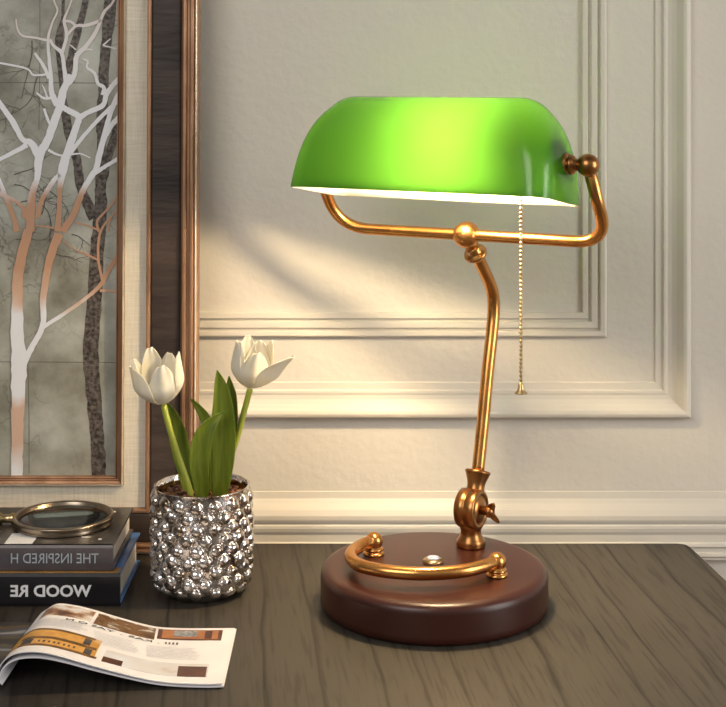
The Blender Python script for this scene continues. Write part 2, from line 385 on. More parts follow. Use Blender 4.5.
lx, lz = art(145, 508.5).x, art(145, 508.5).z
c1x, c1z = art(149.3, 513.5).x, art(149.3, 513.5).z
dx_, dz_ = art(179.5, 542.7).x, art(179.5, 542.7).z
ox, oz = art(196.5, 552.5).x, 0.0
XL = lambda x: -.47-(x-ax1)      # mirror of a right-hand x about the artwork
ZT = lambda z: .66+(az0-z)
R_ = lambda x, z: ((XL(x), x), (z, ZT(z)))
def mm(name, a, b_, prof, m):
    (xi, zi), (xo, zo) = R_(*a), R_(*b_)
    o = rect_moulding(name, xi, xo, zi, zo, prof, m)
    bv = o.modifiers.new('bevel', 'BEVEL'); bv.width = .0005; bv.segments = 2; bv.angle_limit = .5
mm('outer_moulding', (dx_, dz_), (ox, oz), [(0, -.016), (0, .000), (.12, .004), (.30, .0045), (.36, .0025), (.50, .0025), (.56, .0055), (.72, .006), (.80, .004), (1, .001), (1, -.018)], [M['copper_frame']])
mm('dark_wood_border', (c1x, c1z), (dx_-.0001, dz_+.0001), [(0, -.014), (0, -.001), (.06, 0), (.94, 0), (1, -.001), (1, -.014)], M['frame_wood'])
mm('copper_strip', (lx, lz), (c1x-.0001, c1z+.0001), [(0, -.014), (0, 0), (.2, .0015), (.8, .0015), (1, 0), (1, -.014)], M['copper_frame'])
mm('linen_mat', (f1x, f1z), (lx-.0001, lz+.0001), [(0, -.012), (0, -.003), (1, -.003), (1, -.012)], M['linen'])
mm('inner_moulding', (ax1, az0), (ax1+(f1x-ax1)*.8, az0+(f1z-az0)*.8), [(0, -.012), (0, -.006), (.1, -.002), (.25, -.002), (.32, -.0035), (.5, -.0035), (.56, -.001), (.97, .0005), (1, -.001), (1, -.012)], M['copper_frame'])
mm('champagne_bead', (ax1+(f1x-ax1)*.8+.0001, az0+(f1z-az0)*.8-.0001), (f1x-.0001, f1z+.0001), [(0, -.012), (0, .001), (.5, .002), (1, -.001), (1, -.012)], M['champagne'])
mm('champagne_edge', (ox-.0025, oz+.0025), (ox-.0006, oz+.0006), [(0, .0025), (0, .0048), (.5, .0055), (1, .0040), (1, .0015)], M['champagne'])
MB().box(XL(ax1)-.003, ax1+.003, .008, .011, az0-.003, ZT(az0)+.003).xf(TILT).build('printed_artwork', M['art'], pic, smooth=False)
MB().box(XL(ox)+.004, ox-.004, .0142, .0172, .004, ZT(oz)-.004).xf(TILT).build('backing_board', M['frame_wood'], pic, smooth=False)
ART = pic.children[-2] if pic.children[-2].name.startswith('printed') else [c for c in pic.children if c.name.startswith('printed')][0]
def A_(p): return (10+p[0]/5.896, p[1]/5.896)
def B_(p): return (10+p[0]/5.896, 110+p[1]/5.896)
def C_(p): return (p[0]/2.438, 230+p[1]/2.438)
def ribbons(name, lines, m, off, seed=1, thick=.0003):
    """flat printed shapes: every line is a list of (px, py, width in px)"""
    rnd = random.Random(seed); mb = MB(); z_ = 0
    for ln in lines:
        z_ += 1
        o_ = off - (z_ % 7)*.00002
        pts = [Vector(q) for q in ln]; sm = catmull(pts, 6)
        L = []; Rr = []
        for i, q in enumerate(sm):
            d = (sm[min(i+1, len(sm)-1)]-sm[max(i-1, 0)]); d2 = Vector((d.x, d.y)); d2 = d2.normalized() if d2.length else Vector((0, 1))
            nn = Vector((-d2.y, d2.x)); jit = rnd.uniform(-.04, .04)*q.z
            wq = q.z/2*(1+rnd.uniform(-.06, .06)); c = Vector((q.x, q.y))+nn*jit
            L.append(c+nn*wq); Rr.append(c-nn*wq)
        def cl(v):
            q = art(max(v.x, -60), v.y, o_); q.x = min(q.x, ax1+.0004); q.z = max(q.z, az0-.0004); return q
        vs = []
        for a, b_ in zip(L, Rr): vs += [cl(a), cl(b_)]
        fs = [(2*i, 2*i+1, 2*i+3, 2*i+2) for i in range(len(sm)-1)]
        mb.add(vs, fs)
    mb.xf(TILT); return mb.build(name, m, ART, smooth=False)
def seg(f, pts): return [(*f(p[:2]), p[2]) for p in pts]
dark = [
 seg(A_, [(640, -1100, 10), (600, -500, 11), (585, -20, 12.5), (565, 200, 11), (545, 400, 10), (545, 500, 10), (530, 707, 11)]) + seg(B_, [(530, 150, 9), (530, 300, 10), (525, 450, 11), (525, 600, 13)]) + seg(C_, [(232, 60, 14), (228, 150, 15), (218, 300, 16), (226, 420, 15), (234, 520, 14), (238, 612, 14)]),
 seg(A_, [(560, -700, 3), (480, -300, 5), (440, -20, 6), (405, 130, 7), (360, 290, 8), (330, 430, 7), (300, 560, 8)]) + seg(B_, [(320, 40, 9), (340, 160, 8), (385, 300, 9), (400, 420, 9), (440, 540, 10), (490, 640, 13)]),
 seg(A_, [(330, -500, 1.5), (305, -20, 3), (300, 110, 3.5), (280, 230, 9), (290, 380, 7), (300, 520, 6)]),
 seg(B_, [(640, 40, 5), (600, 180, 8), (560, 300, 9), (540, 420, 9)]),
]
ribbons('printed_dark_trunks', dark, M['art_trunk'], .0078, 3)
tw = []
rnd = random.Random(11)
for (sx_, sy_, a0, ln_) in ((12, 175, -.3, 46), (12, 185, .25, 40), (14, 205, -.5, 40), (40, 215, -.9, 30), (45, 190, .2, 36), (14, 240, .3, 34), (48, 250, .2, 36), (70, 235, -.2, 30), (40, 205, .5, 44), (30, 40, 1.8, 60), (36, 75, 2.0, 50), (12, 110, 1.9, 30)):
    def grow(x, y, a, L_, wd, dep):
        pts = [(x, y, wd)]
        for i in range(5):
            a += rnd.uniform(-.45, .45); x += math.cos(a)*L_/5; y += math.sin(a)*L_/5; pts.append((x, y, wd*(1-.15*i)))
            if dep and i in (1, 3): grow(x, y, a+rnd.choice((-1, 1))*rnd.uniform(.5, .9), L_*.55, wd*.6, dep-1)
        tw.append(pts)
    grow(sx_, sy_, a0, ln_, 1.0, 2)
ribbons('printed_fine_twigs', tw, M['art_twig'], .0076, 4)
for cr_ in ([(-20, 82, .6), (60, 82.5, .7), (118, 83, .6)], [(-20, 363, .6), (60, 363.5, .7), (118, 364, .6)], [(26, 365, .6), (27, 420, .6), (27, 476, .6)], [(38, -10, .6), (38, 60, .5), (37, 130, .5)]):
    ribbons('printed_crease', [cr_], M['art_twig'], .0079, 2)
white = [
 seg(C_, [(36, 612, 11), (38, 500, 12), (40, 400, 14), (42, 320, 15), (38, 250, 13), (38, 150, 11), (45, 80, 10), (66, 0, 9)]),
 seg(C_, [(52, 330, 7), (75, 285, 6), (100, 235, 5.5), (102, 160, 6.5), (118, 70, 8), (140, 10, 9)]) ,
 seg(C_, [(100, 240, 4), (165, 198, 3.5), (210, 165, 3.5), (242, 135, 4), (265, 95, 4.5), (290, 55, 5)]),
 seg(C_, [(240, 150, 3), (262, 150, 2.5), (290, 154, 2.5)]),
 seg(C_, [(246, 125, 2.5), (236, 70, 2.5), (240, 10, 2.5), (264, -30, 1.6)]),
 seg(C_, [(236, 75, 2), (205, 60, 2), (180, 50, 1.3), (150, 28, 1.2)]),
 # left fork, copper part
 seg(B_, [(110, 720, 8), (110, 600, 9), (125, 480, 7), (150, 400, 6), (165, 270, 9), (215, 170, 8), (255, 60, 8), (290, -40, 8), (310, -130, 7), (350, -210, 5.5)]) ,
 seg(B_, [(150, 640, 5), (175, 540, 5), (240, 430, 5), (285, 380, 5)]),
 seg(B_, [(80, 640, 5), (50, 560, 4), (-120, 470, 5)]),
 seg(B_, [(30, 720, 6), (5, 620, 5), (-90, 380, 4)]),
 seg(B_, [(170, 300, 8), (120, 200, 7), (60, 170, 5), (0, 60, 6), (-180, -190, 4)]),
 seg(B_, [(90, 205, 6), (40, 235, 4.5), (-150, 330, 4)]),
 seg(B_, [(240, 100, 3.5), (215, 60, 3), (190, -10, 2.5)]),
 seg(B_, [(215, 235, 3), (260, 260, 2.2), (310, 270, 2), (400, 258, 1.6), (465, 283, 1)]),
 seg(B_, [(272, 720, 7), (280, 600, 5), (285, 470, 5), (300, 350, 9), (340, 220, 8), (380, 100, 7), (395, 40, 6), (330, 0, 6), (285, -30, 5)]),
 seg(B_, [(390, 50, 6), (450, 15, 5), (540, -30, 5), (560, -90, 5), (600, -150, 5), (650, -200, 5)]),
 seg(B_, [(350, 250, 4.5), (420, 160, 4), (500, 70, 4), (580, -10, 4), (640, -60, 4)]),
 seg(B_, [(300, 720, 7), (370, 610, 6.5), (420, 480, 6), (480, 380, 6), (500, 350, 6), (520, 260, 6), (550, 150, 6), (580, 30, 5), (620, -70, 5), (650, -130, 4.5)]),
 seg(B_, [(490, 375, 4.5), (560, 330, 4), (650, 275, 4)]),
 seg(B_, [(560, 150, 5), (590, 90, 5), (650, 30, 6)]),
 seg(A_, [(540, 560, 5), (545, 515, 4), (510, 490, 3.5), (490, 430, 3), (445, 395, 2.5), (450, 360, 2), (420, 345, 1.6)]),
 seg(A_, [(290, 600, 8), (310, 520, 7), (370, 440, 5), (385, 330, 5), (440, 270, 4.5), (500, 180, 4), (545, 70, 3), (600, 5, 2.4), (640, -120, 2), (610, -300, 1.4)]),
 seg(A_, [(270, 620, 7), (235, 540, 5.5), (230, 440, 4), (215, 240, 3), (240, 130, 2), (270, 60, 1.8), (250, 0, 1.7), (210, -160, 1.5), (240, -320, 1)]),
 seg(A_, [(220, 460, 4), (190, 390, 3.5), (135, 310, 2.5)]),
 seg(A_, [(225, 435, 2.5), (130, 440, 2), (80, 400, 2), (-120, 360, 2)]),
 seg(A_, [(325, 500, 6), (310, 400, 4), (295, 310, 4), (250, 270, 3), (225, 230, 3)]),
 seg(A_, [(220, 238, 2.8), (140, 220, 2.3), (65, 208, 2), (35, 170, 1.8), (25, 110, 1.6)]),
 seg(A_, [(295, 315, 3.5), (325, 210, 3.5), (310, 120, 3), (330, 60, 2), (350, 10, 1.8), (400, -140, 1.5), (380, -260, 1)]),
 seg(A_, [(330, 200, 3), (380, 150, 3), (430, 148, 3.5), (480, 135, 3.4), (530, 115, 3)]),
 seg(A_, [(315, 120, 2.6), (350, 125, 2.6), (380, 150, 2.6)]),
 seg(A_, [(240, 575, 3), (190, 578, 2.5), (145, 545, 1.6)]),
 seg(A_, [(210, 575, 2), (195, 530, 1.5), (180, 500, 1)]),
 seg(A_, [(540, 265, 2), (585, 225, 1.2)]), seg(A_, [(540, 265, 1.6), (620, 285, 1.2)]),
 seg(A_, [(375, 320, 3), (430, 290, 2.2), (480, 292, 1.4)]),
 seg(A_, [(380, 290, 1.5), (345, 262, 1.2)]),
 seg(B_, [(515, 720, 2.5), (505, 660, 2.4), (540, 615, 2.2), (590, 560, 2), (640, 490, 1.5)]),
 seg(B_, [(570, 720, 1.6), (585, 640, 1.6), (635, 585, 1.4)]),
 seg(B_, [(380, 668, 1.2), (450, 685, 1.6), (510, 710, 2)]),
 seg(B_, [(140, 685, 1.2), (200, 690, 1.6), (250, 700, 2)]),
]
ribbons('printed_white_tree', white, M['art_tree'], .0073, 5)

# ------------------------------------------------------------------ banker's lamp
TH = math.radians(30)
AX = Vector((math.cos(TH), -math.sin(TH), 0))     # along the shade (towards the near, right-hand end)
UU = Vector((math.sin(TH), math.cos(TH), 0))      # away from the viewer
ZZ = Vector((0, 0, 1))
BC = Vector((.0592, 1.2083, 0))                   # base centre
lamp = empty('bankers_lamp', BC, 'bronze desk lamp with lit green glass shade and round dark red-brown base', 'lamp')
BT = .0328
BR = .0945
prof = [(.0, 0), (.088, 0), (.0925, .0012), (.0945, .004), (BR, .008), (BR, .0245), (.0940, .0282), (.0922, .0308), (.0893, .0323), (.086, BT), (0, BT)]
MB().add(*lathe_data(prof, BC, n=128)).build('lamp_base', M['base_wood'], lamp)
# touch button
bc = BC + Vector((-.0005, .0065, BT))
o = MB().add(*lathe_data([(0, 0), (.0086, 0), (.0086, .0012), (.0078, .0026), (.0058, .0034), (0, .0034)], bc, n=40)).build('touch_button', M['brass_pale'], lamp)
MB().add(*lathe_data([(0, .0034), (.0056, .0034), (.0052, .0044), (.003, .0050), (0, .0052)], bc, n=32)).build('button_lens', M['jewel'], o)
# curved rail with its two feet
def RZ(px, py, z=.0445):
    Y = (CH-z)*F/(py-HY); return Vector(((px-HX)*Y/F, Y, z))
rl = [RZ(374, 541), RZ(362, 545), RZ(351, 554), RZ(357, 564), RZ(378, 570), RZ(405, 573), (RZ(432, 573.5)), RZ(462, 571), RZ(482, 566.5), RZ(497, 561.5)]
sm = catmull(rl, 8)
MB().add(*tube_data(sm, .0053, 24)).build('pen_rail', M['brass'], lamp)
for p, nm in ((sm[0], 1), (sm[-1], 2)):
    b_ = MB().add(*lathe_data([(0, -.0082)]+sphere_prof(.0076, 16)[1:-1]+[(0, .0076)], p, n=28))
    q = Vector((p.x, p.y, BT))
    b_.add(*lathe_data([(0, 0), (.0088, 0), (.0090, .0015), (.0084, .0028), (.0072, .0030), (.0072, .0040), (.0082, .0046), (.0080, .0058), (.0062, .0066), (.0062, p.z-BT), (0, p.z-BT)], q, n=28))
    b_.build('rail_foot', M['brass'], lamp)
# post foot, joint and wing nut
PF = Vector((.0935, 1.257, BT))
MB().add(*lathe_data([(0, 0), (.0122, 0), (.0128, .0015), (.0122, .0035), (.0125, .0045), (.0112, .0065), (.0092, .0100), (.0088, .0140), (.0098, .0165), (.0104, .0175), (.0104, .0215), (0, .0215)], PF, n=36)).build('post_foot', M['brass_dark'], lamp)
JC = PF + Vector((0, 0, .0325))
j = MB()
j.add(*lathe_data([(0, -.0095), (.0150, -.0095), (.0166, -.0085), (.0168, -.0005), (.0160, .0000), (.0168, .0006), (.0170, .0085), (.0160, .0095), (.0128, .0098), (.0122, .0086), (.0108, .0086), (.0102, .0100), (.0060, .0104), (0, .0104)], JC, AX, n=56))
joint = j.build('swivel_joint', M['brass_dark'], lamp)
wn = MB()
wn.add(*lathe_data([(0, .0100), (.0038, .0100), (.0038, .0150), (.0052, .0165), (.0052, .0190), (.0030, .0215), (0, .0220)], JC, AX, n=24))
for sgn, dz, du in ((1, .0085, -.004), (-1, -.0105, .006)):
    base = JC + AX*.0165
    wvv = []
    tipd = ZZ*dz+UU*du+AX*.0075
    for k in range(9):
        s = k/8; c = base+tipd*s; hw = .0036*(1-s)**.5*1.05+.0009; th = .0022*(1-s*.6)
        side = tipd.normalized().cross(AX).normalized(); nrm = side.cross(tipd.normalized())
        for a in range(10):
            an = 2*math.pi*a/10; wvv.append(c+nrm*math.cos(an)*hw+side*math.sin(an)*th)
    wf = [(i*10+a, i*10+(a+1) % 10, (i+1)*10+(a+1) % 10, (i+1)*10+a) for i in range(8) for a in range(10)] + [tuple(range(9, -1, -1)), tuple(80+a for a in range(10))]
    wn.add(wvv, wf)
wn.build('wing_nut', M['brass_dark'], lamp)
def PU(u, z, base=Vector((.0935, 1.257, 0))): return base+UU*u+ZZ*z
nk0 = PU(.004, .0835); nk1 = PU(.0155, .0975); 
nk0 = PU(.0075, .0750); ax = (PU(.0150, .0965)-nk0).normalized()
MB().add(*lathe_data([(0, 0), (.0080, 0), (.0080, .0045), (.0076, .0075), (.0084, .0120), (.0102, .0165), (.0106, .0180), (.0112, .0188), (.0112, .0205), (.0100, .0212), (.0070, .0215), (0, .0215)], nk0, ax, n=36)).build('post_collar', M['brass_dark'], lamp)
pp = round_corners([PU(.0150, .0960), PU(.0545, .2415), PU(.0090, .2880)], [.030], 14)
# post in three spans: straight, knee, straight
pp = catmull([PU(.0140, .0930), PU(.0245, .135), PU(.0345, .178), PU(.0430, .2100), PU(.0468, .2290), PU(.0455, .2440), PU(.0375, .2570), PU(.0230, .2720), PU(.0085, .2870)], 8)
MB().add(*tube_data(pp, .0056, 28)).build('lamp_post', M['brass'], lamp)
cb = Vector((.0893, 1.2514, .3030))
pc = PU(.0105, .2840)
axp = (cb-pc).normalized()
MB().add(*lathe_data([(0, -.0015), (.0075, -.0015), (.0098, 0), (.0104, .0018), (.0098, .0036), (.0074, .0046), (.0062, .0070), (.0062, .0110), (0, .0110)], pc, axp, n=36)).build('neck_collar', M['brass'], lamp)
MB().add(*lathe_data([(0, -.0016), (.0016, -.0016), (.0018, 0), (0, .0004)], pc+Vector((-.006, -.0075, .0022)), (-.55, -.8, .1), n=16)).build('set_screw', M['steel'], lamp)
MB().add(*lathe_data(sphere_prof(.0118, 20), cb, AX, n=40)).build('centre_ball', M['brass'], lamp)
def LP(t, u, z): return Vector((.0898, 1.2514, 0))+AX*t+UU*u+ZZ*z
kR = LP(.1273, -.043, .3690); kL = LP(-.1300, -.043, .3715)
arm = round_corners([kR, LP(.1285, 0, .303), LP(-.1300, 0, .303), kL], [.030, .034], 14)
MB().add(*tube_data(arm, .0051, 26)).build('shade_yoke', M['brass'], lamp)
for kp, s in ((kR, -1), (kL, 1)):
    b_ = MB().add(*lathe_data(sphere_prof(.0092, 20), kp, AX, n=36))
    b_.add(*lathe_data([(0, .004), (.0050, .004), (.0048, .0105), (.0068, .0115), (.0080, .0130), (.0080, .0150), (.0062, .0158), (.0062, .0168), (.0092, .0172), (.0095, .0188), (.0088, .0200), (0, .0200)], kp, AX*s, n=36))
    b_.build('shade_knob', M['brass_dark'], lamp)

# glass shade
RIMC = LP(-.0080, -.0518, .3395); TLT = math.radians(9.6)
QQ = (ZZ*math.cos(TLT)+UU*math.sin(TLT)).normalized(); PPv = (UU*math.cos(TLT)-ZZ*math.sin(TLT)).normalized()
def shade_rings(off, q0=0.0):
    Q, W, rings = .0835-off, .0425-off, []
    NL = 40
    for i in range(NL+1):
        ph = (math.pi/2)*i/NL; ph = min(ph, math.pi/2*.995)
        q = Q*math.sin(ph)**(2/2.5); wv_ = W*math.cos(ph)**(2/2.5)
        s = q/Q; wv_ *= 1-.06*s
        Lh = .080+(.0400-off)*(1-s**2.6)**(1/2.2)-.003*s if s < 1 else .078
        r = min(wv_*.98, .016+.010*s-off)
        ring = []
        # rounded rectangle in (t, p)
        cx, cp = Lh-r, wv_-r
        for (sx_, sp_, a0) in ((1, 1, 0), (-1, 1, 90), (-1, -1, 180), (1, -1, 270)):
            for k in range(13):
                a = math.radians(a0+90*k/12); ring.append((sx_*cx+r*math.cos(a), sp_*cp+r*math.sin(a), q))
            # subdivide the following side
            nx = {0: (-1, 1), 90: (-1, -1), 180: (1, -1), 270: (1, 1)}[a0]
            e = ring[-1]; a1 = math.radians(a0+90); f = (nx[0]*cx+r*math.cos(a1), nx[1]*cp+r*math.sin(a1), q)
            m_ = 24 if a0 in (0, 180) else 6
            for k in range(1, m_): ring.append(tuple(e[c]+(f[c]-e[c])*k/m_ for c in range(3)))
        rings.append([RIMC+AX*t+PPv*p_+QQ*(qq+q0) for t, p_, qq in ring])
    return rings
ro = shade_rings(0); ri = shade_rings(.0028)
def shell(rings):
    n = len(rings[0]); vs = [v for r in rings for v in r]
    fs = [(i*n+k, i*n+(k+1) % n, (i+1)*n+(k+1) % n, (i+1)*n+k) for i in range(len(rings)-1) for k in range(n)]
    fs.append(tuple((len(rings)-1)*n+k for k in range(n))); return vs, fs
vs, fs = shell(ro)
n = len(ro[0]); b0 = len(vs)
shade = mesh('lamp_shade', vs, fs, M['shade'], lamp)
vs, fs = shell(ri); b0 = len(vs)
vs += [v+QQ*.0002 for v in ro[0]]; fs += [(k, (k+1) % n, b0+(k+1) % n, b0+k) for k in range(n)]
# slightly inset rim so that the green glass keeps its own edge
for k in range(n): vs[b0+k] = vs[k]+(vs[b0+k]-vs[k])*.96
mesh('white_lining', vs, fs, M['lining'], shade)
# socket and bulb inside the shade
s0 = LP(.1060, -.0560, .3740)
MB().add(*lathe_data([(0, 0), (.012, 0), (.0145, .003), (.0145, .030), (.013, .034), (.010, .036), (.010, .062), (0, .062)], s0, -AX, n=36)).build('bulb_socket', M['brass_dark'], lamp)
MB().add(*lathe_data([(.0075, .062), (.0085, .066), (.0105, .073), (.0115, .082), (.0115, .102), (.0100, .110), (.0070, .116), (.0035, .1185), (0, .119)], s0, -AX, n=28)).build('light_bulb', M['bulb'], lamp)
# beaded pull chain
ct = LP(.0717, -.0480, 0); cz0, cz1 = .3600, .1905
ch = MB(); nb = 50
for i in range(nb):
    z = cz0+(cz1-cz0)*i/(nb-1)
    ch.add(*lathe_data(sphere_prof(.00150, 6), (ct.x, ct.y, z), n=10))
ch.add(*tube_data([(ct.x, ct.y, cz0), (ct.x, ct.y, cz1)], .00045, 8))
chain = ch.build('pull_chain', M['brass_pale'], lamp)
MB().add(*lathe_data([(0, .0016), (.0014, .0012), (.0022, -.0004), (.0026, -.0030), (.0034, -.0052), (.0050, -.0068), (.0052, -.0076), (.0038, -.0074), (0, -.0060)], (ct.x, ct.y, cz1), n=28)).build('bell_pull', M['brass_pale'], chain)
# short socket stub which the chain hangs from
MB().add(*lathe_data([(0, 0), (.003, 0), (.003, .012), (0, .012)], LP(.0717, -.046, .3575), ZZ, n=16)).build('chain_outlet', M['brass_dark'], lamp)

# ------------------------------------------------------------------ vase
VC = Vector((-.1378, 1.240, 0)); VH = .0895
vase = empty('vase', VC, 'silver mercury-glass vase covered in round hobnail bumps, holding white tulips', 'vase')
NA, NZ = 432, 150
def vr(z):   # smooth body radius
    s = z/VH
    if s < .16: return .0300+.0100*math.sin(min(1, s/.16)*math.pi/2)
    return .0400+.0006*math.sin((s-.16)/.84*math.pi)
rows = []
zr = .0075; kk = 0
while zr < VH-.006: rows.append((zr, kk % 2)); zr += .0092; kk += 1
PER = 16
vs = []; fs = []
rv = random.Random(5)
jit = {(i, c): (rv.uniform(-.001, .001), rv.uniform(-.0008, .0008), rv.uniform(.88, 1.12)) for i in range(len(rows)) for c in range(PER)}
for iz in range(NZ+1):
    z = VH*iz/NZ; r0 = vr(z)
    for ia in range(NA):
        a = 2*math.pi*ia/NA; h = 0
        for i, (zz, odd) in enumerate(rows):
            if abs(z-zz) > .0065: continue
            st = 2*math.pi/PER; c = round(a/st-odd*.5); a_c = (c+odd*.5)*st; jx, jz, js = jit[(i, c % PER)]
            d = math.hypot((a-a_c)*r0-jx, z-zz-jz); R0 = .0056*js
            if d < R0: h = max(h, .0040*math.sqrt(1-(d/R0)**2)**.9)
        r = r0+h
        vs.append(VC+Vector((r*math.cos(a), r*math.sin(a), z+.0005)))
for iz in range(NZ):
    for ia in range(NA): fs.append((iz*NA+ia, iz*NA+(ia+1) % NA, (iz+1)*NA+(ia+1) % NA, (iz+1)*NA+ia))
# rounded foot, lip and inside wall
def ring(r, z):
    b_ = len(vs)
    for ia in range(NA):
        a = 2*math.pi*ia/NA; vs.append(VC+Vector((r*math.cos(a), r*math.sin(a), z)))
    return b_
def join(a, b_):
    for k in range(NA): fs.append((a+k, a+(k+1) % NA, b_+(k+1) % NA, b_+k))
b1 = ring(.027, .0); join(b1, 0); fs.append(tuple(b1+k for k in range(NA)))
l0 = NZ*NA; l1 = ring(.0409, VH+.0013); join(l0, l1); l2 = ring(.0398, VH+.0018); join(l1, l2); l3 = ring(.0388, VH+.0008); join(l2, l3); l4 = ring(.0382, VH-.004); join(l3, l4)
mesh('vase_body', vs, fs, M['mercury'], vase)
MB().add(*lathe_data([(.0380, VH-.0030), (.0376, .012), (.030, .006), (0, .0055)], VC, n=96, cap=False)).build('vase_lining', M['inner_gold'], vase)
# mulch
mu = MB(); rm = random.Random(9)
mu.add(*lathe_data([(0, .05), (.0365, .05), (.0365, .0795), (.02, .0810), (0, .0812)], VC, n=48))
for i in range(300):
    r = .034*math.sqrt(rm.random()); a = rm.random()*6.283; p = VC+Vector((r*math.cos(a), r*math.sin(a), .0815+rm.random()*.0022))
    Mx = Matrix.Translation(p) @ Matrix.Rotation(rm.random()*6.28, 4, 'Z') @ Matrix.Rotation(rm.uniform(-.6, .6), 4, 'X')
    b_ = MB().box(-rm.uniform(.002, .004), rm.uniform(.002, .004), -.0012, .0012, -.0006, .0006).xf(Mx); mu.add(b_.v, b_.f)
o = mu.build('potting_mulch', M['mulch'], smooth=False)
tag(o, 'reddish brown bark mulch filling the hobnail vase', 'mulch', kind='stuff')

# ------------------------------------------------------------------ tulips
def petal_data(c, axis, ang, R, H, spread, open_, curl, notch=0):
    a_, x, y = frame_of(axis)
    # reference direction: x towards camera-right
    x = (Vector((1, 0, 0))-a_*a_.x).normalized(); y = a_.cross(x)
    nu, nv = 14, 18; vs = []
    for i in range(nv+1):
        v = i/nv
        r = R*math.sin(min(v*1.75, 1)*math.pi/2)**.75*(1-.16*max(0, v-.45)/.55)+open_*R*v**2.0
        zz = H*(v**1.15)-curl*H*v**4
        wd = math.sin(math.pi*(.10+.86*v**.92))**.5
        for k in range(nu+1):
            u = -1+2*k/nu
            th = ang+u*spread*wd
            rr = r*(1-.05*u*u)+.0006*math.sin(u*7+ang*3)*v
            zk = zz-.05*H*abs(u)**2.5*v + .0006*math.sin(u*5+ang*5)*v
            vs.append(c+a_*zk+x*math.cos(th)*rr+y*math.sin(th)*rr)
    fs = [(i*(nu+1)+k, i*(nu+1)+k+1, (i+1)*(nu+1)+k+1, (i+1)*(nu+1)+k) for i in range(nv) for k in range(nu)]
    return vs, fs
def solid(o, t, sub=0):
    s = o.modifiers.new('solid', 'SOLIDIFY'); s.thickness = t; s.offset = 0
    if sub: q = o.modifiers.new('sub', 'SUBSURF'); q.levels = sub; q.render_levels = sub
    return o
def leaf_data(pts, fold=.35):
    """pts: (px, py, Y, width px, facing angle)"""
    sm = catmull([Vector((p[0], p[1], p[2])) for p in pts], 6); ws = catmull([Vector((p[3], p[4], 0)) for p in pts], 6)
    vs = []; nu = 8
    cs = [P(s.x, s.y, s.z) for s in sm]
    for i, c in enumerate(cs):
        d = (cs[min(i+1, len(cs)-1)]-cs[max(i-1, 0)]).normalized()
        wpx, fa = ws[i].x, ws[i].y; hw = max(wpx, .3)/2*sm[i].z/F
        side = d.cross(Vector((0, -1, 0))).normalized()           # lies in the picture plane
        nrm = side.cross(d).normalized()
        side2 = side*math.cos(fa)+nrm*math.sin(fa); n2 = side2.cross(d).normalized()
        if n2.y > 0: n2 = -n2
        sc_ = 1/max(.35, math.cos(fa))
        for k in range(nu+1):
            u = -1+2*k/nu
            vs.append(c+side2*u*hw*sc_*.98+n2*(fold*hw*(abs(u)**1.4)))
    fs = [(i*(nu+1)+k, i*(nu+1)+k+1, (i+1)*(nu+1)+k+1, (i+1)*(nu+1)+k) for i in range(len(cs)-1) for k in range(nu)]
    return vs, fs
def tulip(label, base, axis, petals, stem_pts, leaves):
    t = empty('tulip', stem_pts[-1] and P(*stem_pts[-1]), label, 'flower', None)
    for pd in petals:
        vs, fs = petal_data(base, axis, *pd); solid(mesh('petal', vs, fs, M['petal'], t), .0007, 1)
    MB().add(*tube_data(catmull([P(*s) for s in stem_pts], 8), .0026, 14)).build('stem', M['stem'], t)
    for lf in leaves:
        vs, fs = leaf_data(lf); solid(mesh('leaf', vs, fs, M['leaf'], t), .0008, 1)
    return t
D = math.radians
b1_ = P(163, 404, 1.232)
tulip('white tulip nearest the dark picture frame, shorter of the two in the vase', b1_, (-.10, -.12, 1),
      [(D(60), .0185, .040, .80, .08, 0), (D(180), .0190, .041, .80, .22, 0), (D(-70), .0185, .038, .82, .02, 0),
       (D(0), .0200, .044, .72, .08, .0), (D(120), .0195, .046, .72, .05, .0), (D(-150), .0215, .040, .84, .30, .03)],
      [(163.5, 405, 1.232), (170, 430, 1.232), (179, 458, 1.234), (188, 484, 1.236), (195, 512, 1.238)],
      [[(203, 507, 1.226, 7, .1), (202, 488, 1.222, 15, .15), (200, 462, 1.218, 21, .1), (203, 440, 1.216, 21, .1), (211, 424, 1.216, 13, .1), (225, 411, 1.216, 1, .1)],
       [(193, 510, 1.246, 8, .1), (187, 478, 1.248, 14, .1), (182, 452, 1.250, 19, .1), (178, 432, 1.250, 19, .1), (173, 415, 1.250, 12, .1), (166, 401, 1.250, 1, 0)],
       [(203, 508, 1.236, 6, 0), (206, 488, 1.236, 8, 0), (208, 468, 1.236, 6, 0), (210, 452, 1.236, 1, 0)]])
b2_ = P(250, 388, 1.240)
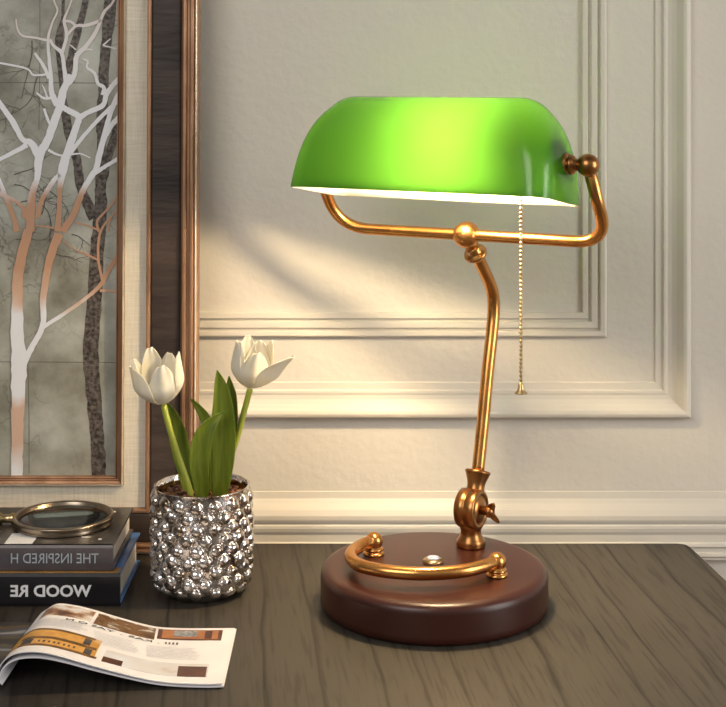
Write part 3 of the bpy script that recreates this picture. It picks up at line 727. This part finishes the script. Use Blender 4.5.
tulip('white tulip standing before the cream wall, taller of the two, one petal open', b2_, (.12, -.10, 1),
      [(D(75), .0180, .038, .80, .05, 0), (D(195), .0185, .041, .78, .02, 0), (D(-75), .0185, .036, .85, .0, 0),
       (D(-30), .0205, .0375, .85, 1.0, .02), (D(120), .0185, .042, .72, .0, .0), (D(-150), .0170, .042, .70, .0, .0), (D(35), .018, .041, .5, .1, 0)],
      [(250, 389, 1.240), (245, 408, 1.241), (237, 438, 1.243), (226, 470, 1.244), (214, 512, 1.245)],
      [[(217, 510, 1.236, 9, 0), (221, 485, 1.232, 18, .05), (224, 455, 1.230, 24, .1), (224, 425, 1.228, 25, .1), (223, 398, 1.228, 19, .1), (220, 381, 1.228, 11, .1), (217, 370, 1.229, 1, .1)],
       [(213, 510, 1.252, 8, 0), (210, 480, 1.254, 14, 0), (211, 450, 1.256, 16, 0), (207, 422, 1.257, 12, 0), (198, 407, 1.257, 7, 0), (189.5, 398, 1.257, .6, 0)],
       [(219, 508, 1.244, 5, 0), (227, 470, 1.246, 8, 0), (234, 430, 1.248, 7, 0), (233, 400, 1.248, 9, 0), (230, 385, 1.248, 7, 0), (229, 376, 1.248, 1, 0)],
       [(224, 508, 1.250, 8, 0), (219, 480, 1.250, 9, 0), (203, 470, 1.252, 1, 0)][:2]+[(214, 462, 1.250, 5, 0), (210, 447, 1.250, 1, 0)]])

# ------------------------------------------------------------------ books
def cover_m():
    m, t, b, o = mat('grey_jacket_teal_reflection'); tc = N(t, 'ShaderNodeTexCoord'); sp = N(t, 'ShaderNodeSeparateXYZ'); t.links.new(tc.outputs['Object'], sp.inputs[0])
    nz = N(t, 'ShaderNodeTexNoise', Scale=45, Detail=4); t.links.new(tc.outputs['Object'], nz.inputs['Vector'])
    teal = ramp(t, nz.outputs['Fac'], [(.35, (.03, .22, .22)), (.47, (.20, .62, .60)), (.56, (.75, .95, .95))])
    grey = ramp(t, nz.outputs['Fac'], [(.3, (.040, .034, .030)), (.7, (.085, .075, .066))])
    # the lens's teal reflection, painted into the cover as a round patch
    vm = N(t, 'ShaderNodeVectorMath', operation='DISTANCE'); vm.inputs[1].default_value = (-.262, 1.272, .0487); t.links.new(tc.outputs['Object'], vm.inputs[0])
    k = ramp(t, vm.outputs['Value'], [(.036, (1, 1, 1)), (.040, (0, 0, 0))])
    mx = N(t, 'ShaderNodeMix', data_type='RGBA'); t.links.new(k, mx.inputs[0]); t.links.new(grey, mx.inputs[6]); t.links.new(teal, mx.inputs[7])
    t.links.new(mx.outputs[2], b.inputs['Base Color']); b.inputs['Roughness'].default_value = .28; return m
M['cover_grey'] = cover_m()
def book(label, x0, x1, y0, y1, z0, z1, spine_m, cover_top, cover_bot, ct=.0022):
    t = empty('book', ((x0+x1)/2, (y0+y1)/2, z0), label, 'book')
    MB().box(x0, x1, y0, y1, z1-ct, z1).build('front_cover', cover_top, t, smooth=False, bevel=.0004)
    MB().box(x0, x1, y0, y1, z0, z0+ct).build('back_cover', cover_bot, t, smooth=False, bevel=.0004)
    # slightly rounded spine
    vs = []; fs = []; n = 10
    for x in (x0, x1):
        for k in range(n+1):
            s = k/n; vs.append((x, y0-.0016*math.sin(math.pi*s)**.5, z0+(z1-z0)*s))
        vs.append((x, y0+.0030, z1-ct*.0)); vs.append((x, y0+.0030, z0))
    m_ = n+3
    fs = [(k, (k+1) % m_, m_+(k+1) % m_, m_+k) for k in range(m_)] + [tuple(range(m_)), tuple(range(2*m_-1, m_-1, -1))]
    sp_ = mesh('spine', [(v[0], v[1]-.0001, v[2]) for v in vs], fs, spine_m, t, smooth=False)
    MB().box(x0+.003, x1-.0032, y0+.0032, y1-.003, z0+ct+.0001, z1-ct-.0001).build('page_block', M['page_edge'], t, smooth=False)
    return t, sp_
def spine_text(s, parent, xr, wid, z0, hgt, y, m, bold):
    vs, fs = text_verts(s, bold, .01)
    X = [v.x for v in vs]; Z = [v.y for v in vs]; kx = wid/(max(X)-min(X)); kz = hgt/(max(Z)-min(Z)); mz = min(Z); mx_ = min(X)
    mesh('spine_lettering', [(xr-(v.x-mx_)*kx, y-.0004+v.z*.01, z0+(v.y-mz)*kz) for v in vs], fs, m, parent, smooth=False)
y0 = 1.2038
bk, sp1 = book('thick black-spined book with blue and ochre jacket, lowest in the stack', -.372, -.2017, y0, 1.3125, 0, .0272, M['spine_black'], M['blue'], M['blue'])
MB().box(-.371, -.2025, y0+.0005, y0+.014, .02725, .0274).build('ochre_jacket_band', M['ochre'], bk, smooth=False)
def bx(px, y): return (px-HX)*y/F
spine_text('WOOD RE', sp1, bx(92, y0), (92-11)*y0/F, CH-(596-HY)*y0/F, 12*y0/F*1.0, y0-.0018, M['letter_white'], .028)
y1 = 1.2085
bk2, sp2 = book('grey-spined hardback with mirrored silver lettering, top of the stack', -.382, -.2082, y1, 1.3145, .0276, .0490, M['spine_grey'], M['cover_grey'], M['spine_grey'])
spine_text('THE INSPIRED H', sp2, bx(99, y1), (99-11.5)*y1/F, CH-(562.5-HY)*y1/F, 10*y1/F, y1-.0018, M['letter_grey'], .004)
# small white cover lettering near the far right corner
for q in ((-.232, -.222, 1.300, 1.304), (-.2385, -.231, 1.2285, 1.231), (-.2235, -.2205, 1.2225, 1.226)):
    MB().box(*q, .04905, .0491).build('cover_lettering', M['letter_white'], bk2, smooth=False)
MB().box(-.30, -.2765, 1.212, 1.240, .04902, .04908).build('cover_white_photo', M['letter_white'], bk2, smooth=False)

# ------------------------------------------------------------------ magnifying glass
mgc = Vector((-.2620, 1.2680, .0493))
mg = empty('magnifying_glass', mgc, 'round magnifying glass in a bronze rim lying on the grey book', 'magnifying glass')
MB().add(*lathe_data([(.0390, 0), (.0425, 0), (.0432, .0010), (.0425, .0022), (.0430, .0050), (.0436, .0062), (.0430, .0074), (.0405, .0078), (.0390, .0068), (.0390, 0)], mgc, n=96)).build('metal_rim', noisy('tarnished_nickel', (.28, .22, .16), (.42, .35, .27), 60, .28, metal=1), mg)
def lens_m():
    m, t, b, o = mat('clear_lens'); t.nodes.remove(b)
    tp = N(t, 'ShaderNodeBsdfTransparent'); tp.inputs['Color'].default_value = (.86, .97, .96, 1)
    gl = N(t, 'ShaderNodeBsdfGlossy', Roughness=.02); fr = N(t, 'ShaderNodeFresnel', IOR=1.5); a = N(t, 'ShaderNodeMixShader')
    t.links.new(fr.outputs[0], a.inputs[0]); t.links.new(tp.outputs[0], a.inputs[1]); t.links.new(gl.outputs[0], a.inputs[2]); t.links.new(a.outputs[0], o.inputs[0]); return m
lp = [(.0388*math.cos(i/10*math.pi/2), .0038+.0030*math.sin(i/10*math.pi/2)) for i in range(11)]
lq = [(.0388*math.cos(i/6*math.pi/2), .0036-.0020*math.sin(i/6*math.pi/2)) for i in range(6, -1, -1)]
MB().add(*lathe_data(lq+lp, mgc, n=72)).build('lens', lens_m(), mg)
h0 = mgc+Vector((-.0425, -.001, .0045))
hd = Vector((-1, -.12, 0)).normalized()
MB().add(*lathe_data([(0, -.001), (.0042, -.001), (.0048, .002), (.0035, .004), (.0035, .010), (.0052, .012), (.0048, .016), (.0045, .020), (.0050, .024), (0, .024)], h0, hd, n=28)).build('ferrule', M['brass_pale'], mg)
MB().add(*lathe_data([(0, .024), (.0042, .0242), (.0052, .030), (.0047, .045), (.0045, .060), (.0050, .072), (.003, .077), (0, .078)], h0, hd, n=28)).build('handle', M['frame_wood'], mg)

# ------------------------------------------------------------------ magazine
mag = empty('magazine', (-.20, 1.09, 0), 'open magazine with curling pages showing photos, lying before the book stack', 'magazine')
Yb, Yt = 1.040, 1.152
def prof_pts(seq, Y):  # (px, py) on the near or far edge -> (X, z)
    return [((px-HX)*Y/F, max(.0012, CH-(py-HY)*Y/F)) for px, py in seq]
bot = prof_pts([(222, 683.5), (205, 684), (175, 683), (150, 680), (120, 673), (90, 665), (65, 657.5), (40, 652), (20, 652.5), (8, 657)], Yb)
topp = prof_pts([(235, 628), (215, 630), (185, 629.5), (160, 627), (140, 623), (115, 616), (95, 610), (77, 605.5), (58, 603.5), (47, 609)], Yt)
# beyond the crest both edges drop to the fold
def finish(pts, xf):
    x, z = pts[-1]; pts += [(x-.006, z*.72), (x-.008, z*.35), (xf, .0030)]; return pts
bot = finish(bot, bot[-1][0]-.004); topp = finish(topp, topp[-1][0]-.004)
cb_ = catmull([Vector((x, z, 0)) for x, z in bot], 8); ct_ = catmull([Vector((x, z, 0)) for x, z in topp], 8)
NS = len(cb_)-1
def S(s, r, off=0.0):
    """page surface: s 0..1 from the loose right edge to the fold, r 0..1 from near to far edge"""
    f = s*NS; i = min(int(f), NS-1); fr = f-i
    def ev(c, ff, ii): return c[ii]*(1-ff)+c[ii+1]*ff
    a, b_ = ev(cb_, fr, i), ev(ct_, fr, i)
    x = a.x*(1-r)+b_.x*r; z = a.y*(1-r)+b_.y*r; y = Yb+(Yt-Yb)*r
    # normal in the profile plane
    j = min(i+1, NS-1); d = (cb_[j]*(1-r)+ct_[j]*r)-(cb_[max(j-2, 0)]*(1-r)+ct_[max(j-2, 0)]*r)
    nx, nz_ = d.y, -d.x; l = math.hypot(nx, nz_) or 1
    if nz_ < 0: nx, nz_ = -nx, -nz_
    return Vector((x+nx/l*off, y, z+nz_/l*off))
def patch(s0, s1, r0, r1, off, ns=24, nr=6, f=S):
    vs = [f(s0+(s1-s0)*i/ns, r0+(r1-r0)*k/nr, off) for i in range(ns+1) for k in range(nr+1)]
    return vs, [(i*(nr+1)+k, (i+1)*(nr+1)+k, (i+1)*(nr+1)+k+1, i*(nr+1)+k+1) for i in range(ns) for k in range(nr)]
def slab(fn, off0, off1, ns=90, nr=10, s0=0, s1=1, r0=0, r1=1):
    a, fa = patch(s0, s1, r0, r1, off0, ns, nr, fn); b_, fb = patch(s0, s1, r0, r1, off1, ns, nr, fn)
    n = len(a); vs = a+b_; fs = fa+[tuple(reversed([i+n for i in f])) for f in fb]
    w_ = nr+1
    loop = [k for k in range(w_)]+[i*w_+nr for i in range(1, ns+1)]+[ns*w_+k for k in range(nr-1, -1, -1)]+[i*w_ for i in range(ns-1, 0, -1)]
    for i in range(len(loop)): p_, q = loop[i], loop[(i+1) % len(loop)]; fs.append((p_, q, q+n, p_+n))
    return vs, fs
mesh('curled_page', *slab(S, -.0006, 0), M['paper'], mag, smooth=False)
def S2(s, r, off=0):
    q = S(s, r, off); q.z = max(.0008+off, q.z*.90-.0010+off); q.x += .0012; q.y += .0010*s; return q
mesh('curled_page', *slab(S2, -.0007, -.0001, s0=.0, s1=.9), M['paper'], mag, smooth=False)
# facing page and the cover below, flat on the desk
xf_b, xf_t = bot[-1][0], topp[-1][0]
def SL_(s, r, off=0):
    x0_ = xf_b*(1-r)+xf_t*r-.0005
    return Vector((x0_-s*.15, Yb+.004+(Yt-Yb)*r, .0030*(1-s*.4)+.002*math.sin(min(1, s*3)*math.pi)+off))
def facing_photo():
    m, t, b, o = mat('facing_page_photograph'); tc = N(t, 'ShaderNodeTexCoord')
    wv = N(t, 'ShaderNodeTexWave', Scale=9, Distortion=5, Detail=3); wv.bands_direction = 'Y'; t.links.new(tc.outputs['Object'], wv.inputs['Vector'])
    t.links.new(ramp(t, wv.outputs['Fac'], [(.15, (.03, .028, .026)), (.4, (.10, .065, .03)), (.7, (.05, .055, .06)), (.95, (.07, .07, .08)), (.99, (.22, .23, .26))]), b.inputs['Base Color']); b.inputs['Roughness'].default_value = .35; return m
mesh('facing_page', *slab(SL_, -.0008, 0, 30, 8), facing_photo(), mag, smooth=False)
def photo_m(name, stops, scale, stretch=(1, 1, 1), dist=0):
    m, t, b, o = mat(name); tc = N(t, 'ShaderNodeTexCoord'); mp = N(t, 'ShaderNodeMapping'); mp.inputs['Scale'].default_value = stretch; t.links.new(tc.outputs['Object'], mp.inputs['Vector'])
    nz = N(t, 'ShaderNodeTexNoise', Scale=scale, Detail=5, Distortion=dist); t.links.new(mp.outputs[0], nz.inputs['Vector'])
    t.links.new(ramp(t, nz.outputs['Fac'], stops), b.inputs['Base Color']); b.inputs['Roughness'].default_value = .35; return m
ph_dark = photo_m('brown_craft_photo', [(.3, (.06, .03, .015)), (.5, (.22, .11, .04)), (.58, (.12, .07, .04)), (.66, (.62, .58, .5))], 130, (.7, 1.3, 1))
ph_left = photo_m('pale_hands_photo', [(.35, (.10, .05, .03)), (.48, (.36, .20, .12)), (.56, (.62, .55, .48)), (.66, (.72, .72, .75))], 70)
ph_org = noisy('orange_leather_photo', (.30, .10, .03), (.46, .19, .06), 60, .35)
ph_dk2 = noisy('dark_leather_photo', (.06, .02, .01), (.12, .045, .02), 60, .35)
ph_grey = noisy('grey_stone_photo', (.10, .10, .11), (.40, .42, .45), 300, .35)
ph_ochre = noisy('ochre_strap_photo', (.50, .25, .05), (.66, .36, .09), 120, .35)
ph_och2 = noisy('brown_strap_photo', (.10, .05, .015), (.20, .10, .03), 120, .35)
ph_pale = photo_m('pale_cup_photo', [(.3, (.45, .30, .18)), (.42, (.62, .60, .60)), (.7, (.70, .72, .78))], 35)
# map pixel columns to s on each edge
def s_of(px, r):
    best, bs = 1e9, 0
    for i in range(401):
        s = i/400*.93; v = S(s, r); q = HX+v.x*F/v.y
        if abs(q-px) < best: best, bs = abs(q-px), s
    return bs
def photo(name, m, px0, px1, r0, r1, off=.00025, parent=None):
    sa0, sb0 = s_of(px0, (r0+r1)/2), s_of(px1, (r0+r1)/2)
    return mesh(name, *slab(S, off-.0002, off, 24, 5, min(sa0, sb0), max(sa0, sb0), r0, r1), m, parent or mag, smooth=False)
p1 = photo('page_photo', ph_left, 43, 93, .74, .955)
p2 = photo('page_photo', ph_dark, 96, 155, .73, .955)
p3 = photo('page_photo', ph_dk2, 158, 222, .76, .955)
photo('leather_panel', ph_org, 162, 218, .78, .94, .0004, p3)
photo('stone', ph_grey, 174, 197, .82, .93, .0006, p3)
photo('leather_band', ph_dk2, 205, 212, .79, .93, .0006, p3)
p4 = photo('page_photo', ph_ochre, 14, 98, .12, .46)
photo('strap_edge', ph_och2, 16, 96, .43, .46, .0004, p4)
photo('strap_gap', ph_och2, 22, 96, .26, .30, .0004, p4)
photo('strap_edge', ph_och2, 18, 96, .12, .15, .0004, p4)
photo('strap_tip', M['ink'], 84, 91, .15, .25, .0004, p4)
photo('strap_tip', M['ink'], 84, 91, .31, .42, .0004, p4)
photo('strap_buckle', M['ink'], 22, 32, .16, .25, .0004, p4)
for k in range(8): photo('strap_hole', M['ink'], 38+k*5, 40+k*5, .19, .22, .0004, p4)
p5 = photo('page_photo', ph_pale, 104, 208, .11, .33)
photo('dark_basket', ph_dk2, 102, 122, .11, .2, .0004, p5)
photo('dark_corner', ph_dk2, 178, 206, .11, .28, .0004, p5)
# columns of small print
tl = MB(); rt = random.Random(2)
for c0, c1 in ((28, 88), (94, 140), (146, 200)):
    for i in range(9):
        r = .40+i*.025 if c0 > 90 else .52+i*.018
        r = min(r, .66)
        sa0, sb0 = s_of(c0, r), s_of(c1-rt.random()*8, r)
        tl.add(*patch(min(sa0, sb0), max(sa0, sb0), r, r+.006, .0003, 14, 1))
o = tl.build('small_print', M['ink_grey'], mag, smooth=False); tag(o, kind='stuff')
# mirrored headline following the curl
vs, fs = text_verts('IIII . KAS . YAS O N', .012, 0, 2)
X = [v.x for v in vs]; mxx = max(X); mnx = min(X)
tv = []
sR, sL = s_of(178, .68), s_of(66, .68)
for v in vs:
    s = sR+(sL-sR)*(v.x-mnx)/(mxx-mnx); tv.append(S(s, .665+v.y*.055, .0004))
mesh('headline_lettering', tv, fs, M['ink'], mag, smooth=False)
